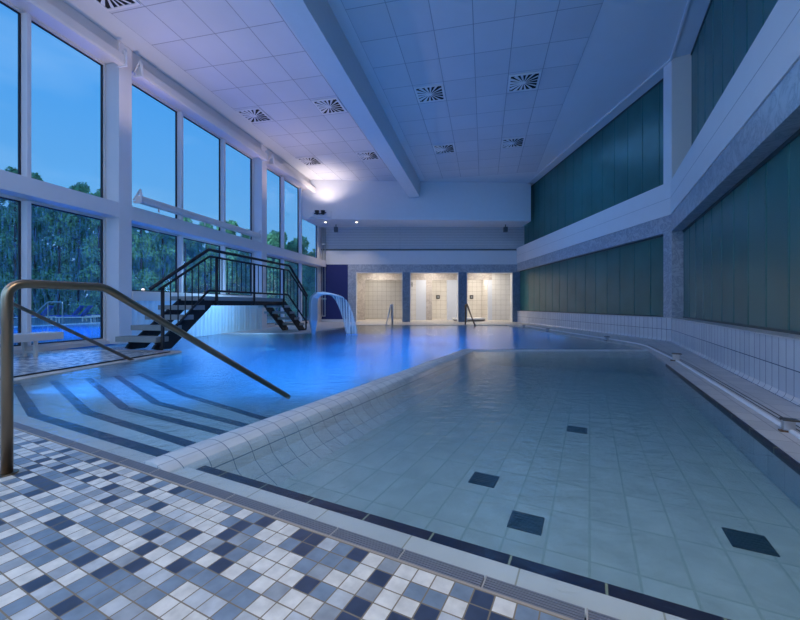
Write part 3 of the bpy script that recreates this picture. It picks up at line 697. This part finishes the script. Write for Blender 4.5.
def zrail(v, lo):
    if lo: P_ = [(vs+.45, .32), (va, 1.235), (vb-.1, 1.235), (vc-.02, .25)]
    else: P_ = [(vs+.2, 1.20), (va+.03, 2.035), (vb-.05, 2.035), (vc-.02, 1.12)]
    if v <= P_[0][0]: return P_[0][1]
    for (a, za), (b, zb_) in zip(P_, P_[1:]):
        if v <= b: return za+(zb_-za)*(v-a)/(b-a)
    return P_[-1][1]
posts = [vY(7.48), vY(8.99), vY(10.46), vY(12.0), vY(13.5)]
for i, pv in enumerate(posts):
    zb_ = .03 if i in (0, 4) else .92
    zt = zrail(pv, False) if i else 1.20
    obj('post', tube(B(), rounded([(ur-.06, pv+.0, zb_), (ur, pv, zb_), (ur, pv, zt+(.02 if i else .06))], .04, 3), .034 if i in (0, 1) else .028, 8), black, fb, smooth=True)
for a, b, n_ in ((posts[0], posts[1], 7), (posts[1], posts[2], 7), (posts[2], posts[3], 7), (posts[3], posts[4], 6)):
    for k in range(1, n_+1):
        vv = a+(b-a)*k/(n_+1)
        obj('baluster', tube(B(), [(ur, vv, zrail(vv, True)-.0), (ur, vv, zrail(vv, False))], .012, 6), black, fb)

# ------------------------------------------------------------------ waterfall spout
wf = thing('waterfall_spout', 'curved steel waterfall spout on the pool edge beside the footbridge', 'fountain', (0, 0, 0))
Yw = 11.7
def WP(x, y, dy=0): return Vector((X(x, Yw+dy), Yw+dy, Z(y, Yw+dy)))
neck = [WP(313.5, 340), WP(313, 320), WP(313, 304), WP(314, 298), WP(317, 294.5), WP(322, 293.3), WP(328, 293.8), WP(335, 295.2), WP(341, 297.3)]
def ribbon(cl, wdir, widths, th):
    g = B(); rings = []
    for i, p in enumerate(cl):
        a = cl[max(0, i-1)]; b = cl[min(len(cl)-1, i+1)]; t_ = (b-a).normalized(); nn = t_.cross(wdir).normalized()
        w = widths[i]; h_ = th[i] if isinstance(th, list) else th
        rings.append([g.verts.new(p+wdir*w*q+nn*h_*r_) for q, r_ in ((-.5, -.5), (.5, -.5), (.5, .5), (-.5, .5))])
    g.faces.new(rings[0]); g.faces.new(rings[-1])
    for A, C in zip(rings, rings[1:]):
        for k in range(4): g.faces.new((A[k], A[(k+1) % 4], C[(k+1) % 4], C[k]))
    return g
wd = Vector((.42, -.9, 0)).normalized()
obj('neck', ribbon(neck, wd, [.05, .34, .36, .36, .36, .38, .40, .42, .42], [.05, .2, .2, .2, .16, .10, .06, .04, .03]), plain('spout_steel', (.42, .50, .60), .35, .7), wf, bevel=.01)
shm = plain('falling_water', (.45, .60, .80), .25)
m_, n_, l_, p_ = mat('falling_water_sheet')
p_.inputs['Base Color'].default_value = (.88, .88, .86, 1); p_.inputs['Roughness'].default_value = .2
t_ = n_.new('ShaderNodeTexCoord'); mp_ = n_.new('ShaderNodeMapping'); mp_.inputs['Rotation'].default_value = (0, 0, -1.134); mp_.inputs['Scale'].default_value = (28, 1.5, .6)
l_.new(t_.outputs['Object'], mp_.inputs[0])
no_ = n_.new('ShaderNodeTexNoise'); no_.inputs['Scale'].default_value = 1.0; l_.new(mp_.outputs[0], no_.inputs['Vector'])
mr_ = n_.new('ShaderNodeMapRange'); mr_.inputs['From Min'].default_value = .35; mr_.inputs['From Max'].default_value = .65; mr_.inputs['To Min'].default_value = .15; mr_.inputs['To Max'].default_value = .80
l_.new(no_.outputs['Fac'], mr_.inputs['Value']); l_.new(mr_.outputs[0], p_.inputs['Alpha'])
cen = [(334, 295.0), (337.5, 296.6), (341.3, 300.5), (344.3, 306.5), (346.8, 313), (348.8, 320), (350.3, 326), (351.6, 333.8)]
fall = rounded([WP(*q) for q in cen], .2, 3)
wd2 = Vector((.80, -.60, 0)).normalized()
ws = obj('water_sheet', ribbon(fall, wd2, [.40+.1*min(1, i/8) for i in range(len(fall))], .012), m_, wf)
fo = B()
for k in range(26):
    a = R.uniform(0, 2*PI); r_ = R.uniform(0, .35); c = WP(353, 333.5)
    bmesh.ops.create_icosphere(fo, subdivisions=1, radius=R.uniform(.012, .03), matrix=Matrix.Translation((c.x+r_*math.cos(a)*.8, c.y+r_*math.sin(a)*.8, -.02)))
obj('splash', fo, plain('foam', (.35, .55, .85), .5), wf)

# ------------------------------------------------------------------ outside
gp = plain('patio_ground', (.10, .17, .26), .5, var=.2, bscale=.5)
S(obj('ground', boxm(-90, UG-.1, -30, 80, -.5, -.12), gp, rot=A_L))
ow_ = obj('outdoor_pool_water', boxm(-19, -9.3, 3.0, 16, -.14, -.02), plain('outdoor_water', (.06, .28, .66), .08, bump=.3, bscale=3), rot=A_L)
tag(ow_, 'blue outdoor pool water beyond the windows', 'water'); ow_['kind'] = 'stuff'
S(obj('pool_edge', boxm(-19.4, -19, 2.6, 16.4, -.14, .0), wallw, rot=A_L))
light('tree_fill', 'AREA', uv(-15, 16, 7.5), 560, (.60, .95, .90), 3, rot=(PI/2-.25, 0, A_L+.45))  # unseen lamp added to brighten the trees
light('pool_glow', 'AREA', uv(-14, 10, 1.2), 500, (.06, .3, 1.0), 6)

lw = plain('lounger_frame', (.65, .68, .72), .5); lb_ = plain('lounger_cushion', (.02, .05, .45), .7)
def lounger(loc, rot, up, label):
    t = thing('sun_lounger', label, 'sun lounger', loc, rot, 'sun loungers on the outdoor terrace')
    g = B(); box(g, -.9, .9, -.33, -.28, .28, .34); box(g, -.9, .9, .28, .33, .28, .34); box(g, -.9, -.85, -.28, .28, .28, .34); box(g, .85, .9, -.28, .28, .28, .34)
    obj('frame', g, lw, t)
    for a in (-.75, .75):
        for b in (-.3, .27): obj('leg', boxm(a, a+.05, b, b+.05, 0, .28), lw, t)
    obj('seat', boxm(-.85, .25, -.28, .28, .34, .40), lw if not up else lb_, t)
    g = boxm(0, .75, -.28, .28, 0, .06); bmesh.ops.rotate(g, verts=g.verts, cent=(0, 0, 0), matrix=Matrix.Rotation(-.95 if up else -.15, 3, 'Y')); bmesh.ops.translate(g, verts=g.verts, vec=(.25, 0, .34))
    obj('backrest', g, lb_ if up else lw, t)
    return t
YL = 22
for x_, up, lb in ((37, 1, 'leftmost blue sun lounger outside behind the outdoor pool'), (51, 1, 'second blue sun lounger outside from the left'), (67, 1, 'third blue sun lounger outside, beside a matching one'), (77, 1, 'rightmost blue sun lounger outside with raised back'), (94, 0, 'flat white sun lounger outside, right of the blue ones')):
    lounger((X(x_, YL), YL+{37: 0, 51: 1.2, 67: 2.4, 77: 0, 94: 1.2}[x_], -.12), .35, up, lb)
orl = thing('outdoor_handrail', 'pale metal handrail of the outdoor pool seen through the glass', 'handrail', (0, 0, 0))
obj('rail', tube(B(), rounded([(X(35, 19), 19, Z(314, 19)), (X(48, 19), 19, Z(302, 19)), (X(62.5, 19), 19, Z(302, 19)), (X(62.5, 19), 19, -.12)], .1), .03, 8), steel_l, orl)
obj('post', tube(B(), [(X(48, 19), 19, -.12), (X(48, 19), 19, Z(302, 19))], .025, 8), steel_l, orl)
lp = thing('garden_lamp', 'small glowing garden lamp outside above the nearest bridge step', 'lamp', (X(143, 16), 16, .14))
obj('post', cyl(B(), (0, 0), .04, -.14, 1.36, 10), alu, lp)
bs = B(); bmesh.ops.create_uvsphere(bs, u_segments=14, v_segments=10, radius=.06, matrix=Matrix.Translation((0, 0, 1.42)))
obj('lamp_globe', bs, plain('warm_globe', (1, .8, .6), .5, emit=(1, .75, .5), es=1.5), lp, smooth=True)

def tree(x, y, h, r, label, n=5000):
    t = thing('tree', label, 'tree', (x, y, -.12), 0, 'trees behind the outdoor pool')
    obj('trunk', tube(B(), [(0, 0, 0), (.1, 0, h*.4), (0, .1, h*.8)], .08, 8), barkm, t)
    g = B()
    blobs = []
    for k in range(16):
        zz = R.uniform(.06, .93)*h; rr = r*(1-.55*(zz/h))*.8; a = R.uniform(0, 2*PI)
        blobs.append((Vector((rr*.7*math.cos(a), rr*.7*math.sin(a), zz)), r*R.uniform(.38, .62)*(1.1-.4*zz/h)))
    blobs.append((Vector((0, 0, h*.88)), r*.4))
    for k in range(n):
        c, br = R.choice(blobs)
        d = Vector((R.gauss(0, 1), R.gauss(0, 1), R.gauss(0, 1))).normalized(); p = c+d*br*R.uniform(.6, 1.05)
        s = R.uniform(.07, .17)
        a = Vector((R.gauss(0, 1), R.gauss(0, 1), R.gauss(0, 1))).normalized(); b = a.cross(d+Vector((.01, .02, .03))).normalized()
        vs_ = [g.verts.new(p+q) for q in (-a*s, b*s*.5, a*s, -b*s*.5)]
        g.faces.new(vs_)
    obj('foliage', g, leafm, t)
tr = [(-4, 168, 30, 'at the far left edge'), (14, 166, 29, 'tallest, behind the leftmost mullion'), (34, 176, 28, 'whose tip rises right of the leftmost mullion'), (58, 186, 29, 'in the middle of the nearest bay'), (78, 184, 28, 'with a round top showing over the transom'), (98, 194, 29, 'beside the nearest column, left of it'),
      (118, 204, 28, 'hidden partly by the nearest column'), (140, 212, 29, 'just right of the nearest column'), (162, 216, 28, 'above the bridge foot, in the second bay'), (184, 216, 29, 'behind the first mullion of the second bay'), (206, 222, 29, 'behind the top of the bridge steps'), (228, 224, 29, 'behind the bridge deck on its near half'), (250, 231, 29, 'left of the second column'), (276, 236, 30, 'right of the second column'), (298, 240, 32, 'seen in the farthest bay')]
for k_, (x_, y_, Y_, lb) in enumerate(tr):
    Y_ = 27.5 if k_ % 2 else 30.5
    h = (Z(y_, Y_)+.12)*1.07; tree(X(x_, Y_), Y_, h, 1.35, 'dark green leafy tree outside, '+lb)
hb = B()
for k in range(14000):
    x_ = R.uniform(-45, -6); yy = 34+R.uniform(-1, 1); zz = R.uniform(-.1, (9.2 if x_ < -26 else 9.2-(x_+26)*.35 if x_ < -18 else 6.0)+.7*math.sin(x_*.9)+.4*math.sin(x_*2.3)); s = R.uniform(.2, .42)
    a = Vector((R.gauss(0, 1), R.gauss(0, .4), R.gauss(0, 1))).normalized(); b = a.cross(Vector((R.gauss(0, .5), 1, R.gauss(0, .5)))).normalized()
    hb.faces.new([hb.verts.new(Vector((x_, yy, zz))+q) for q in (-a*s, b*s*.6, a*s, -b*s*.6)])
ho = obj('hedge', hb, leafm); tag(ho, 'dense dark hedge filling the background behind the trees', 'hedge'); ho['kind'] = 'stuff'

# ------------------------------------------------------------------ lamps of the room's own fittings
for (a, b, p) in ((378, 21.2, 44), (434, 21.2, 46), (488, 21.2, 46)):
    light('shower_light', 'AREA', (X(a, b), b, 2.95), p, (1, .92, .82), .8)
for (x_, p) in ((376, 24), (438, 22), (478, 34), (510, 16)):
    light('shower_light', 'AREA', (X(x_, 23.6), 23.6, 2.9), p, (1, .92, .82), .5)
light('uplight_glow', 'SPOT', (X(324, 17.3), 17.30, 5.45), 120, (1, .82, .74), rot=(PI-.05, 0, 0), spot=2.3, rad=.1)
for v_ in (1.5, 7.1, 12.75):
    light('column_uplight', 'SPOT', uv(-6.9, v_, 4.2), 95, (1, .74, .68), rot=(PI, 0.2, 0), spot=2.6, rad=.15)
